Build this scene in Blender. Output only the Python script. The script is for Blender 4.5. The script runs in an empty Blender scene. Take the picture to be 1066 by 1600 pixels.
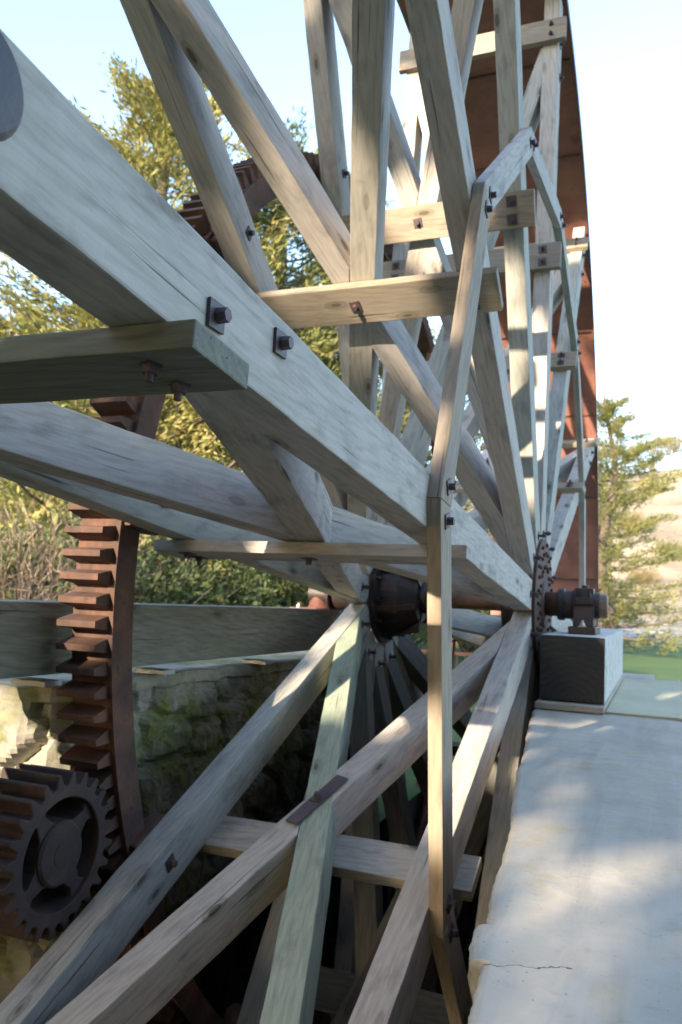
import bpy, bmesh, math, random
import numpy as np
from mathutils import Matrix, Vector, noise
random.seed(7); rng = np.random.default_rng(7)
scene = bpy.context.scene
COL = scene.collection
R_ = math.radians
PI = math.pi

# ------------------------------------------------------------------ camera
camd = bpy.data.cameras.new('camera'); cam = bpy.data.objects.new('camera', camd); COL.objects.link(cam)
YAW, PITCH, ROLL = R_(21.74), R_(6.036), R_(2.634)
fw = Vector((-math.sin(YAW)*math.cos(PITCH), math.cos(YAW)*math.cos(PITCH), math.sin(PITCH)))
rt0 = Vector((math.cos(YAW), math.sin(YAW), 0)); up0 = rt0.cross(fw)
rt = rt0*math.cos(ROLL) + up0*math.sin(ROLL); up = -rt0*math.sin(ROLL) + up0*math.cos(ROLL)
cam.matrix_world = Matrix(((rt.x, up.x, -fw.x, 0), (rt.y, up.y, -fw.y, 0), (rt.z, up.z, -fw.z, 0), (0, 0, 0, 1)))
camd.sensor_fit = 'VERTICAL'; camd.sensor_height = 22.3; camd.lens = 22.3*1261.3/1600
camd.clip_start = 0.05; camd.clip_end = 2000
camd.dof.use_dof = True; camd.dof.focus_distance = 1.5; camd.dof.aperture_fstop = 4.0
scene.camera = cam

# ------------------------------------------------------------------ light
SUN_EL, SUN_AZ = R_(18.0), R_(14.0)          # azimuth: the light travels towards +Y, swung 14 deg to +X
to_sun = Vector((-math.sin(SUN_AZ)*math.cos(SUN_EL), -math.cos(SUN_AZ)*math.cos(SUN_EL), math.sin(SUN_EL)))
world = bpy.data.worlds.new('World'); scene.world = world; world.use_nodes = True
wn = world.node_tree.nodes; wl = world.node_tree.links
bg = wn['Background']; sky = wn.new('ShaderNodeTexSky'); sky.sky_type = 'NISHITA'; sky.sun_disc = False
sky.sun_elevation = SUN_EL; sky.sun_rotation = math.atan2(to_sun.x, to_sun.y)
sky.air_density = 1.0; sky.dust_density = 1.0; sky.ozone_density = 1.0
wl.new(sky.outputs[0], bg.inputs[0]); bg.inputs[1].default_value = 0.15
sund = bpy.data.lights.new('sun', 'SUN'); sun = bpy.data.objects.new('sun', sund); COL.objects.link(sun)
sund.energy = 2.5; sund.angle = R_(0.53); sund.color = (1.0, 0.83, 0.62)
sun.rotation_euler = to_sun.to_track_quat('Z', 'Y').to_euler(); sun.location = (-3, -10, 12)
scene.view_settings.view_transform = 'Standard'; scene.view_settings.look = 'None'
scene.view_settings.exposure = 2.55; scene.view_settings.gamma = 1.0

# ------------------------------------------------------------------ helpers
def tag(o, label=None, cat=None, group=None, kind=None):
    if label: o['label'] = label
    if cat: o['category'] = cat
    if group: o['group'] = group
    if kind: o['kind'] = kind
    return o

def link(name, me, mat=None, parent=None, M=None):
    o = bpy.data.objects.new(name, me); COL.objects.link(o)
    if mat is not None and me is not None and not me.materials: me.materials.append(mat)
    if parent is not None: o.parent = parent
    if M is not None: o.matrix_local = M
    return o

def empty(name, loc=(0, 0, 0)):
    o = bpy.data.objects.new(name, None); COL.objects.link(o); o.location = loc; return o

def mesh_from(verts, faces, smooth=False, name='m'):
    me = bpy.data.meshes.new(name); me.from_pydata([tuple(v) for v in verts], [], faces); me.update()
    if smooth:
        me.polygons.foreach_set('use_smooth', [True]*len(me.polygons))
    return me

def bm_mesh(bm, smooth=False, name='m'):
    bmesh.ops.recalc_face_normals(bm, faces=bm.faces)
    me = bpy.data.meshes.new(name); bm.to_mesh(me); bm.free()
    if smooth: me.polygons.foreach_set('use_smooth', [True]*len(me.polygons))
    return me

def add_prism(bm, poly, z0, z1, M=None):
    n = len(poly)
    a = [bm.verts.new((p[0], p[1], z0)) for p in poly]; b = [bm.verts.new((p[0], p[1], z1)) for p in poly]
    bm.faces.new(a[::-1]); bm.faces.new(b)
    for i in range(n): bm.faces.new((a[i], a[(i+1) % n], b[(i+1) % n], b[i]))
    if M is not None: bmesh.ops.transform(bm, matrix=M, verts=a+b)
    return a+b

def add_box(bm, x0, x1, y0, y1, z0, z1, M=None):
    return add_prism(bm, [(x0, y0), (x1, y0), (x1, y1), (x0, y1)], z0, z1, M)

def add_cyl(bm, r0, r1, h0, h1, n=24, M=None, axis='Z', cap=True):
    Ax = {'Z': Matrix.Identity(4), 'X': Matrix.Rotation(PI/2, 4, 'Y'), 'Y': Matrix.Rotation(-PI/2, 4, 'X')}[axis]
    T = (M or Matrix.Identity(4)) @ Ax
    a = [bm.verts.new(T @ Vector((r0*math.cos(2*PI*i/n), r0*math.sin(2*PI*i/n), h0))) for i in range(n)]
    b = [bm.verts.new(T @ Vector((r1*math.cos(2*PI*i/n), r1*math.sin(2*PI*i/n), h1))) for i in range(n)]
    for i in range(n): bm.faces.new((a[i], a[(i+1) % n], b[(i+1) % n], b[i]))
    if cap: bm.faces.new(a[::-1]); bm.faces.new(b)
    return a+b

def lathe(bm, prof, n=32, axis='X', M=None):
    """prof: list of (h, r) along the axis"""
    T = (M or Matrix.Identity(4))
    rings = []
    for h, r in prof:
        ring = []
        for i in range(n):
            c, s = math.cos(2*PI*i/n)*r, math.sin(2*PI*i/n)*r
            v = Vector((h, c, s)) if axis == 'X' else Vector((c, s, h))
            ring.append(bm.verts.new(T @ v))
        rings.append(ring)
    for a, b in zip(rings, rings[1:]):
        for i in range(n): bm.faces.new((a[i], a[(i+1) % n], b[(i+1) % n], b[i]))
    bm.faces.new(rings[0][::-1]); bm.faces.new(rings[-1])

def bevel(bm, w=0.004, seg=2, ang=30):
    bmesh.ops.recalc_face_normals(bm, faces=bm.faces)
    ed = [e for e in bm.edges if len(e.link_faces) == 2 and e.calc_face_angle(0) > R_(ang)]
    bmesh.ops.bevel(bm, geom=ed, offset=w, segments=seg, affect='EDGES', profile=0.6, clamp_overlap=True)

def clip(poly, n, d):
    """keep the part of a 2-D polygon where n.p <= d"""
    out = []
    for i in range(len(poly)):
        a, b = poly[i], poly[(i+1) % len(poly)]
        da = n[0]*a[0]+n[1]*a[1]-d; db = n[0]*b[0]+n[1]*b[1]-d
        if da <= 0: out.append(a)
        if (da < 0 < db) or (db < 0 < da):
            t = da/(da-db); out.append((a[0]+(b[0]-a[0])*t, a[1]+(b[1]-a[1])*t))
    return out

# ------------------------------------------------------------------ materials
class NT:
    def __init__(s, name):
        s.m = bpy.data.materials.new(name); s.m.use_nodes = True
        s.n = s.m.node_tree.nodes; s.l = s.m.node_tree.links
        s.b = s.n['Principled BSDF']; s.b.inputs['Roughness'].default_value = 0.85
        s.tc = s.n.new('ShaderNodeTexCoord'); s.oi = s.n.new('ShaderNodeObjectInfo')
    def L(s, a, b): s.l.new(a, b)
    def map(s, scale=(1, 1, 1), src='Object', rnd=True):
        mp = s.n.new('ShaderNodeMapping'); mp.inputs['Scale'].default_value = scale
        if rnd:
            ad = s.n.new('ShaderNodeVectorMath'); ad.operation = 'ADD'
            ml = s.n.new('ShaderNodeMath'); ml.operation = 'MULTIPLY'; ml.inputs[1].default_value = 37.0
            s.L(s.oi.outputs['Random'], ml.inputs[0]); s.L(s.tc.outputs[src], ad.inputs[0]); s.L(ml.outputs[0], ad.inputs[1])
            s.L(ad.outputs[0], mp.inputs['Vector'])
        else: s.L(s.tc.outputs[src], mp.inputs['Vector'])
        return mp.outputs[0]
    def noise(s, vec, scale=5, detail=4, rough=0.55, dist=0.0):
        n = s.n.new('ShaderNodeTexNoise'); n.inputs['Scale'].default_value = scale; n.inputs['Detail'].default_value = detail
        n.inputs['Roughness'].default_value = rough; n.inputs['Distortion'].default_value = dist; s.L(vec, n.inputs['Vector']); return n.outputs['Fac']
    def vor(s, vec, scale=5, feature='F1', rand=1.0):
        n = s.n.new('ShaderNodeTexVoronoi'); n.feature = feature; n.inputs['Scale'].default_value = scale
        n.inputs['Randomness'].default_value = rand; s.L(vec, n.inputs['Vector']); return n.outputs['Distance']
    def ramp(s, fac, stops):
        r = s.n.new('ShaderNodeValToRGB'); e = r.color_ramp.elements
        while len(e) < len(stops): e.new(0.5)
        for x, (p, c) in zip(e, stops): x.position = p; x.color = (*c, 1) if len(c) == 3 else c
        s.L(fac, r.inputs[0]); return r.outputs[0]
    def mix(s, fac, a, b, mode='MIX'):
        m = s.n.new('ShaderNodeMix'); m.data_type = 'RGBA'; m.blend_type = mode
        if isinstance(fac, (int, float)): m.inputs[0].default_value = fac
        else: s.L(fac, m.inputs[0])
        for v, i in ((a, 6), (b, 7)):
            if isinstance(v, tuple): m.inputs[i].default_value = (*v, 1)
            else: s.L(v, m.inputs[i])
        return m.outputs[2]
    def math(s, op, a, b=0.0, clamp=False):
        m = s.n.new('ShaderNodeMath'); m.operation = op; m.use_clamp = clamp
        for v, i in ((a, 0), (b, 1)):
            if isinstance(v, (int, float)): m.inputs[i].default_value = v
            else: s.L(v, m.inputs[i])
        return m.outputs[0]
    def bump(s, h, strength=0.3, dist=0.01):
        b = s.n.new('ShaderNodeBump'); b.inputs['Strength'].default_value = strength; b.inputs['Distance'].default_value = dist
        s.L(h, b.inputs['Height']); s.L(b.outputs[0], s.b.inputs['Normal'])
    def col(s, c):
        if isinstance(c, tuple): s.b.inputs['Base Color'].default_value = (*c, 1)
        else: s.L(c, s.b.inputs['Base Color'])
    def rough(s, v):
        if isinstance(v, (int, float)): s.b.inputs['Roughness'].default_value = v
        else: s.L(v, s.b.inputs['Roughness'])

G3 = lambda v: (v, v, v)

def wood_mat(name, pale, mid, dark, tint, tint_amt=0.5, knots=True, saw=0.15):
    t = NT(name)
    g = t.map((1.6, 22, 22)); fine = t.noise(g, 3.2, 6, 0.65, 0.4)
    broad = t.noise(t.map((0.9, 6, 6)), 1.8, 3, 0.5, 0.8)
    rings = t.n.new('ShaderNodeTexWave'); rings.wave_type = 'BANDS'; rings.bands_direction = 'DIAGONAL'
    rings.inputs['Scale'].default_value = 9; rings.inputs['Distortion'].default_value = 9; rings.inputs['Detail'].default_value = 3
    rings.inputs['Detail Scale'].default_value = 1.2
    t.L(t.map((0.35, 2.2, 2.2)), rings.inputs['Vector'])
    c = t.ramp(fine, [(0.25, dark), (0.48, mid), (0.72, pale)])
    c = t.mix(0.22, c, t.ramp(rings.outputs['Fac'], [(0.0, dark), (0.6, pale)]))
    # copper-green and brown drifts, different on each timber
    c = t.mix(t.math('MULTIPLY', t.ramp(broad, [(0.42, G3(0.0)), (0.68, G3(1.0))]), tint_amt), c, tint)
    ob = t.ramp(t.oi.outputs['Random'], [(0.0, (0.78, 0.80, 0.80)), (0.35, (1.0, 0.98, 0.95)), (0.55, (0.84, 0.89, 0.84)), (0.8, (1.0, 0.955, 0.90)), (1.0, (0.88, 0.89, 0.92))])
    c = t.mix(1.0, c, ob, 'MULTIPLY')
    # dirt blotches
    blot = t.noise(t.map((2.2, 5, 5)), 2.3, 5, 0.6)
    c = t.mix(t.ramp(blot, [(0.52, G3(0.0)), (0.72, G3(0.6))]), c, (0.15, 0.14, 0.13))
    if knots:
        kv = t.vor(t.map((2.2, 6.2, 6.2)), 1.25)
        k = t.ramp(kv, [(0.07, G3(0.9)), (0.10, G3(0.35)), (0.15, G3(0.45)), (0.165, G3(0.12)), (0.26, G3(0.0))])
        c = t.mix(k, c, (0.085, 0.07, 0.05))
    # seasoning checks: thin long dark splits
    sp = t.noise(t.map((0.7, 40, 40)), 2.0, 2, 0.4)
    c = t.mix(t.ramp(sp, [(0.70, G3(0.0)), (0.735, G3(0.75))]), c, (0.06, 0.05, 0.042))
    t.col(c); t.rough(0.82)
    sawn = t.noise(t.map((95, 3, 3)), 1.0, 2, 0.5)
    h = t.math('ADD', t.math('MULTIPLY', fine, 0.8), t.math('MULTIPLY', sawn, saw*2))
    h = t.math('SUBTRACT', h, t.math('MULTIPLY', t.ramp(sp, [(0.68, G3(0.0)), (0.735, G3(1.0))]), 1.2))
    t.bump(h, 0.35, 0.004)
    return t.m

W_PALE = wood_mat('weathered_pine', (0.56, 0.51, 0.48), (0.47, 0.43, 0.40), (0.30, 0.275, 0.25), (0.37, 0.39, 0.33), 0.22)
W_GREEN = wood_mat('treated_green_pine', (0.42, 0.44, 0.36), (0.32, 0.37, 0.29), (0.20, 0.25, 0.19), (0.25, 0.34, 0.25), 0.6)
W_BROWN = wood_mat('brown_pine', (0.42, 0.345, 0.265), (0.335, 0.27, 0.20), (0.22, 0.17, 0.125), (0.33, 0.31, 0.26), 0.4)
W_OLD = wood_mat('old_beam_timber', (0.30, 0.29, 0.27), (0.20, 0.195, 0.185), (0.09, 0.085, 0.08), (0.15, 0.18, 0.12), 0.5, saw=0.3)

W_SHADE = wood_mat('pit_shaded_timber', (0.17, 0.16, 0.14), (0.115, 0.11, 0.095), (0.06, 0.055, 0.05), (0.08, 0.10, 0.07), 0.5)  # pine darkened in its colour to stand for the shade in the pit
W_DIM = wood_mat('shade_darkened_board', (0.24, 0.245, 0.20), (0.17, 0.175, 0.145), (0.09, 0.09, 0.075), (0.13, 0.17, 0.11), 0.6)  # greenish board tone, darkened to paint in the shade it lies in
W_WHITE = wood_mat('sun_bleached_timber', (0.74, 0.72, 0.68), (0.66, 0.64, 0.60), (0.46, 0.44, 0.41), (0.55, 0.58, 0.52), 0.25)
def endgrain_mat():
    t = NT('tarred_end_grain'); v = t.map((1, 1, 1), rnd=False)
    w = t.n.new('ShaderNodeTexWave'); w.wave_type = 'RINGS'; w.rings_direction = 'Y'
    w.inputs['Scale'].default_value = 9; w.inputs['Distortion'].default_value = 5; w.inputs['Detail'].default_value = 3
    t.L(v, w.inputs['Vector'])
    sc = t.noise(t.map((3, 3, 42), rnd=False), 3.0, 5, 0.6, 1.5)
    c = t.ramp(w.outputs['Fac'], [(0, (0.024, 0.022, 0.022)), (1, (0.034, 0.031, 0.030))])
    c = t.mix(t.ramp(sc, [(0.55, G3(0)), (0.8, G3(0.6))]), c, (0.16, 0.15, 0.15))
    c = t.mix(t.ramp(t.noise(v, 6, 4), [(0.6, G3(0)), (0.72, G3(0.6))]), c, (0.14, 0.09, 0.06))
    t.col(c); t.rough(0.7); t.bump(sc, 0.5, 0.004); return t.m
ENDG = endgrain_mat()

def rust_mat(name, dark, mid, bright, hi=(0.55, 0.78), scale=7, rough=0.8, metal=0.0):
    t = NT(name); v = t.map((1, 1, 1))
    a = t.noise(v, scale, 8, 0.65, 0.3); b = t.noise(v, scale*6, 5, 0.7)
    c = t.ramp(a, [(0.3, dark), (0.52, mid), (hi[1], bright)])
    c = t.mix(t.ramp(b, [(0.45, G3(0)), (0.7, G3(0.5))]), c, mid)
    c = t.mix(t.ramp(t.noise(v, scale*2.3, 4, 0.6), [(0.62, G3(0)), (0.72, G3(0.7))]), c, tuple(x*0.6 for x in dark))
    t.col(c); t.rough(rough); t.b.inputs['Metallic'].default_value = metal
    t.bump(t.math('ADD', a, t.math('MULTIPLY', b, 0.6)), 0.5, 0.006); return t.m
R_GEAR = rust_mat('cast_iron_rust', (0.040, 0.024, 0.020), (0.095, 0.048, 0.034), (0.25, 0.105, 0.055))
R_DARK = rust_mat('dark_painted_iron', (0.02, 0.015, 0.016), (0.038, 0.026, 0.026), (0.075, 0.045, 0.04), rough=0.5)
R_PIN = rust_mat('pinion_iron', (0.032, 0.023, 0.022), (0.058, 0.038, 0.034), (0.12, 0.065, 0.045), rough=0.8)
R_PURP = rust_mat('purple_brown_iron', (0.05, 0.036, 0.042), (0.085, 0.058, 0.064), (0.13, 0.08, 0.075), rough=0.6)
R_SHAFT = rust_mat('brown_shaft_rust', (0.09, 0.06, 0.045), (0.19, 0.11, 0.07), (0.30, 0.17, 0.10), rough=0.5)
R_SHEET = rust_mat('rusted_sheet', (0.13, 0.058, 0.048), (0.24, 0.10, 0.072), (0.36, 0.18, 0.13), scale=2.2, rough=0.55)
R_RED2 = rust_mat('dull_red_iron', (0.09, 0.035, 0.028), (0.15, 0.055, 0.042), (0.22, 0.09, 0.06), rough=0.7)
R_RED = rust_mat('red_oxide_iron', (0.16, 0.055, 0.035), (0.27, 0.09, 0.05), (0.38, 0.15, 0.07), rough=0.6)
t = NT('galvanised_bolt'); t.col((0.42, 0.43, 0.44)); t.b.inputs['Metallic'].default_value = 0.6; t.rough(0.45); ZINC = t.m

def concrete_mat(name, base, pale, stain, lich, stain_amt=0.5, crack=False):
    t = NT(name); v = t.map((1, 1, 1), rnd=False)
    n1 = t.noise(v, 2.2, 6, 0.6, 0.4); n2 = t.noise(v, 26, 6, 0.7); n3 = t.noise(t.map((6.0, 0.7, 1), rnd=False), 1.4, 4, 0.6, 0.6)
    c = t.ramp(n1, [(0.3, base), (0.65, pale)])
    c = t.mix(t.ramp(n3, [(0.46, G3(0)), (0.72, G3(stain_amt))]), c, stain)
    c = t.mix(t.ramp(t.noise(v, 5.5, 7, 0.7, 0.2), [(0.54, G3(0)), (0.68, G3(0.55))]), c, lich)
    c = t.mix(t.ramp(n2, [(0.58, G3(0)), (0.75, G3(0.35))]), c, tuple(x*0.5 for x in base))
    pits = t.ramp(t.vor(v, 38), [(0.02, G3(1)), (0.1, G3(0))])
    c = t.mix(t.math('MULTIPLY', pits, t.ramp(n1, [(0.5, G3(0)), (0.6, G3(0.8))])), c, (0.09, 0.085, 0.075))
    sx = t.n.new('ShaderNodeSeparateXYZ'); t.L(t.tc.outputs['Object'], sx.inputs[0])
    if crack:        # one hairline crack wandering in from the broken edge, and coarser map cracks elsewhere
        wob = t.math('MULTIPLY', t.math('SUBTRACT', t.noise(v, 11, 4, 0.6), 0.5), 0.10)
        ln = t.math('ADD', t.math('SUBTRACT', sx.outputs['Y'], 1.36), t.math('ADD', t.math('MULTIPLY', sx.outputs['X'], -0.35), wob))
        cr = t.math('LESS_THAN', t.math('ABSOLUTE', ln), 0.0018)
        cr = t.math('MULTIPLY', cr, t.math('LESS_THAN', sx.outputs['X'], -0.12))
        c = t.mix(cr, c, (0.11, 0.095, 0.08))
    pit_dark = t.n.new('ShaderNodeMapRange'); pit_dark.inputs[1].default_value = -0.62; pit_dark.inputs[2].default_value = -0.95  # pit shade put into the colour: the concrete face blackens downward
    t.L(t.math('ADD', sx.outputs['Z'], t.math('MULTIPLY', n1, 0.15)), pit_dark.inputs[0])
    c = t.mix(pit_dark.outputs[0], c, (0.05, 0.05, 0.042))
    t.col(c); t.rough(0.9); t.bump(t.math('SUBTRACT', t.math('ADD', n2, n1), pits), 0.4, 0.006); return t.m
CONC = concrete_mat('wall_concrete', (0.35, 0.315, 0.26), (0.47, 0.42, 0.345), (0.27, 0.25, 0.22), (0.36, 0.29, 0.13), 0.75, True)
SLABM = concrete_mat('green_tinged_slab', (0.41, 0.38, 0.26), (0.49, 0.46, 0.32), (0.36, 0.34, 0.24), (0.40, 0.36, 0.19), 0.4)

def stone_mat():
    t = NT('mossy_rubble'); v = t.map((1, 1, 1), rnd=False)
    at = t.n.new('ShaderNodeAttribute'); at.attribute_name = 'joint'
    n1 = t.noise(v, 4, 8, 0.65); n2 = t.noise(v, 24, 6, 0.7); n3 = t.noise(v, 2.6, 6, 0.65, 0.4)
    stone = t.ramp(n1, [(0.3, (0.14, 0.135, 0.125)), (0.5, (0.27, 0.255, 0.22)), (0.7, (0.42, 0.39, 0.32))])
    mortar = t.ramp(n2, [(0.3, (0.28, 0.27, 0.22)), (0.7, (0.42, 0.40, 0.33))])
    c = t.mix(at.outputs['Fac'], stone, mortar)
    c = t.mix(t.ramp(n3, [(0.46, G3(0)), (0.58, G3(0.85))]), c, t.ramp(n2, [(0.35, (0.08, 0.10, 0.025)), (0.7, (0.29, 0.30, 0.05))]))
    c = t.mix(t.ramp(t.noise(v, 3.3, 5, 0.6), [(0.6, G3(0)), (0.7, G3(0.8))]), c, (0.03, 0.03, 0.028))
    sx = t.n.new('ShaderNodeSeparateXYZ'); t.L(t.tc.outputs['Object'], sx.inputs[0])   # dark damp stone, with pit shade painted in downward and towards the far end
    pit_dark = t.n.new('ShaderNodeMapRange'); pit_dark.inputs[1].default_value = -0.75; pit_dark.inputs[2].default_value = -1.7
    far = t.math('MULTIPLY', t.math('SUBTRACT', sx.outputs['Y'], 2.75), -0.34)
    t.L(t.math('ADD', t.math('ADD', sx.outputs['Z'], far), t.math('MULTIPLY', n1, 0.7)), pit_dark.inputs[0])
    c = t.mix(pit_dark.outputs[0], c, (0.022, 0.024, 0.02))
    t.col(c); t.rough(0.85); t.bump(t.math('ADD', n2, n1), 0.6, 0.012); return t.m
STONE = stone_mat()

def leaf_mat(name, a, b, c3, trans=0.25):
    t = NT(name); v = t.map((1, 1, 1))
    n = t.noise(v, 0.9, 3, 0.6); n2 = t.noise(v, 9, 2)
    c = t.ramp(n, [(0.32, a), (0.52, b), (0.7, c3)])
    c = t.mix(t.ramp(n2, [(0.4, G3(0)), (0.7, G3(0.6))]), c, c3)
    ob = t.ramp(t.oi.outputs['Random'], [(0.0, (0.8, 0.9, 0.8)), (0.5, (1.0, 1.0, 0.95)), (1.0, (1.15, 1.05, 0.8))])
    c = t.mix(1.0, c, ob, 'MULTIPLY')
    t.col(c); t.rough(0.7)
    tr = t.n.new('ShaderNodeBsdfTranslucent'); t.L(c, tr.inputs[0])
    mx = t.n.new('ShaderNodeMixShader'); mx.inputs[0].default_value = trans
    t.L(t.b.outputs[0], mx.inputs[1]); t.L(tr.outputs[0], mx.inputs[2])
    t.L(mx.outputs[0], t.n['Material Output'].inputs[0]); return t.m
LEAF = leaf_mat('conifer_foliage', (0.06, 0.085, 0.025), (0.155, 0.17, 0.05), (0.32, 0.28, 0.11))
LEAFD = leaf_mat('dark_shrub_foliage', (0.03, 0.05, 0.018), (0.06, 0.085, 0.03), (0.13, 0.14, 0.04))
GUM = leaf_mat('gum_foliage', (0.10, 0.10, 0.05), (0.17, 0.15, 0.07), (0.26, 0.21, 0.10))
TWIG = leaf_mat('bare_twigs', (0.12, 0.08, 0.06), (0.19, 0.13, 0.10), (0.27, 0.20, 0.15), 0.0)
t = NT('bark'); v = t.map((1, 1, 0.25)); t.col(t.ramp(t.noise(v, 9, 6, 0.7), [(0.3, (0.05, 0.038, 0.028)), (0.7, (0.17, 0.13, 0.10))])); BARK = t.m

def ground_mat():
    t = NT('lawn_grass'); v = t.map((1, 1, 1), rnd=False)
    a = t.noise(v, 0.35, 5, 0.6); b = t.noise(v, 14, 5, 0.7); f = t.noise(v, 90, 3, 0.7)
    c = t.ramp(a, [(0.35, (0.045, 0.115, 0.025)), (0.6, (0.085, 0.16, 0.035))])
    c = t.mix(t.ramp(b, [(0.45, G3(0)), (0.7, G3(0.6))]), c, (0.13, 0.18, 0.05))
    c = t.mix(t.ramp(f, [(0.4, G3(0.5)), (0.6, G3(0))]), c, (0.03, 0.06, 0.015))
    t.col(c); t.rough(0.95); t.bump(t.math('ADD', b, f), 0.8, 0.04); return t.m
LAWN = ground_mat()
def hill_mat():
    t = NT('dry_hill_grass'); v = t.map((1, 1, 1), rnd=False)
    a = t.noise(v, 0.045, 6, 0.62, 0.6); b = t.noise(v, 0.6, 6, 0.7); w = t.noise(t.map((1, 1, 3.5), rnd=False), 0.12, 5, 0.65, 1.0)
    c = t.ramp(w, [(0.3, (0.11, 0.09, 0.07)), (0.5, (0.21, 0.17, 0.125)), (0.7, (0.33, 0.275, 0.20))])
    c = t.mix(t.ramp(a, [(0.48, G3(0)), (0.6, G3(0.85))]), c, (0.13, 0.115, 0.085))
    c = t.mix(t.ramp(b, [(0.55, G3(0)), (0.7, G3(0.6))]), c, (0.10, 0.11, 0.05))
    t.col(c); t.rough(0.95); t.bump(t.math('ADD', b, a), 1.0, 0.5); return t.m
HILL = hill_mat()
t = NT('road_gravel'); v = t.map((1, 1, 1), rnd=False)
t.col(t.mix(0.5, t.ramp(t.noise(v, 0.7, 5), [(0.3, (0.17, 0.17, 0.18)), (0.7, (0.26, 0.26, 0.27))]), t.ramp(t.noise(v, 40, 3), [(0.3, G3(0.12)), (0.7, G3(0.3))]))); ROADM = t.m
t = NT('dry_verge'); v = t.map((1, 1, 1), rnd=False)
t.col(t.ramp(t.noise(v, 1.5, 6, 0.7), [(0.3, (0.16, 0.13, 0.08)), (0.7, (0.42, 0.36, 0.24))])); t.bump(t.noise(v, 6, 5), 1, 0.1); VERGE = t.m
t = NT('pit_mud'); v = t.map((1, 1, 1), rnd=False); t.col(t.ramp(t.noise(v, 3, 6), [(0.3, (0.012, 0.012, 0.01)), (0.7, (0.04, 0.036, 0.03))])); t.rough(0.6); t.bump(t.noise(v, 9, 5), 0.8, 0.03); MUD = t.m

# ================================================================== the setting
ZG = -1.6
PX0, PX1, PY1, PY0 = -1.88, -0.60, 9.6, -1.6        # the wheel pit's opening
def rects_mesh(rs, z):
    vs, fs = [], []
    for x0, x1, y0, y1 in rs:
        i = len(vs); vs += [(x0, y0, z), (x1, y0, z), (x1, y1, z), (x0, y1, z)]; fs.append((i, i+1, i+2, i+3))
    return mesh_from(vs, fs)
lawn = link('lawn', rects_mesh([(-900, 900, PY1, 1400), (-900, PX0, PY0, PY1), (PX1, 900, PY0, PY1), (-900, 900, -300, PY0)], ZG), LAWN)
tag(lawn, kind='structure')
road = link('road', rects_mesh([(-60, 90, 52, 78)], ZG+0.012), ROADM); tag(road, kind='structure')
verge = link('dry_verge', rects_mesh([(-60, 90, 79, 112)], ZG+0.02), VERGE); tag(verge, kind='structure')
near_verge = link('dry_verge', rects_mesh([(-60, 90, 46.5, 51)], ZG+0.016), VERGE); tag(near_verge, kind='structure')

# pit floor and its three plain walls as one lining
vs = [(-2.10, PY0, -5.1), (-0.30, PY0, -5.1), (-0.30, PY1, -5.1), (-2.10, PY1, -5.1)]
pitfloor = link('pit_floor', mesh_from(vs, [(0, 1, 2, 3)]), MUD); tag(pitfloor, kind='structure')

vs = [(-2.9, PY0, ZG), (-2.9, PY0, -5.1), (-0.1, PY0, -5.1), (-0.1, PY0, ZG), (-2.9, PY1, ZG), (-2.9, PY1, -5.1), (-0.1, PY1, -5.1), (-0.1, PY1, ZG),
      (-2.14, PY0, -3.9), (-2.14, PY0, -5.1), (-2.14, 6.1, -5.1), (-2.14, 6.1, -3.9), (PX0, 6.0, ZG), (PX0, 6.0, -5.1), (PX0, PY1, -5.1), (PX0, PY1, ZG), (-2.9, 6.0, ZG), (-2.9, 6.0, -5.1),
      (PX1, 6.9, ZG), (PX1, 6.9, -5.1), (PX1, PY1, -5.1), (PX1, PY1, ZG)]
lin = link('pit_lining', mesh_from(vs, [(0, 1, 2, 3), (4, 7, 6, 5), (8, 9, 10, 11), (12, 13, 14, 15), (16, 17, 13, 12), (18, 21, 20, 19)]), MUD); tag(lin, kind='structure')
# hill
def hill():
    nx, ny = 150, 60; vs = []; fs = []
    for j in range(ny):
        for i in range(nx):
            u = i/(nx-1); w = j/(ny-1)
            x = -260+460*u; y = 98+150*w
            ridge = 25.5+2.2*math.sin(x*0.045+0.6)-0.035*max(0, x-20)+3.0*max(0, -x-60)*0.03
            s = min(1, w*150/48.0); s = s*s*(3-2*s)
            z = ZG+ridge*s*(0.92+0.0)+noise.noise(Vector((x*0.05, y*0.05, 0)))*3.2*s+noise.noise(Vector((x*0.16, y*0.16, 4)))*1.1*s+0.02*(y-146)*(y > 146)
            z -= 3.5*math.exp(-((x-4-(y-98)*0.32)/6.0)**2)*s       # gully
            vs.append((x, y, z))
    for j in range(ny-1):
        for i in range(nx-1):
            a = j*nx+i; fs.append((a, a+1, a+nx+1, a+nx))
    return mesh_from(vs, fs, True)
hl = link('hill', hill(), HILL); tag(hl, kind='structure')

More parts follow.
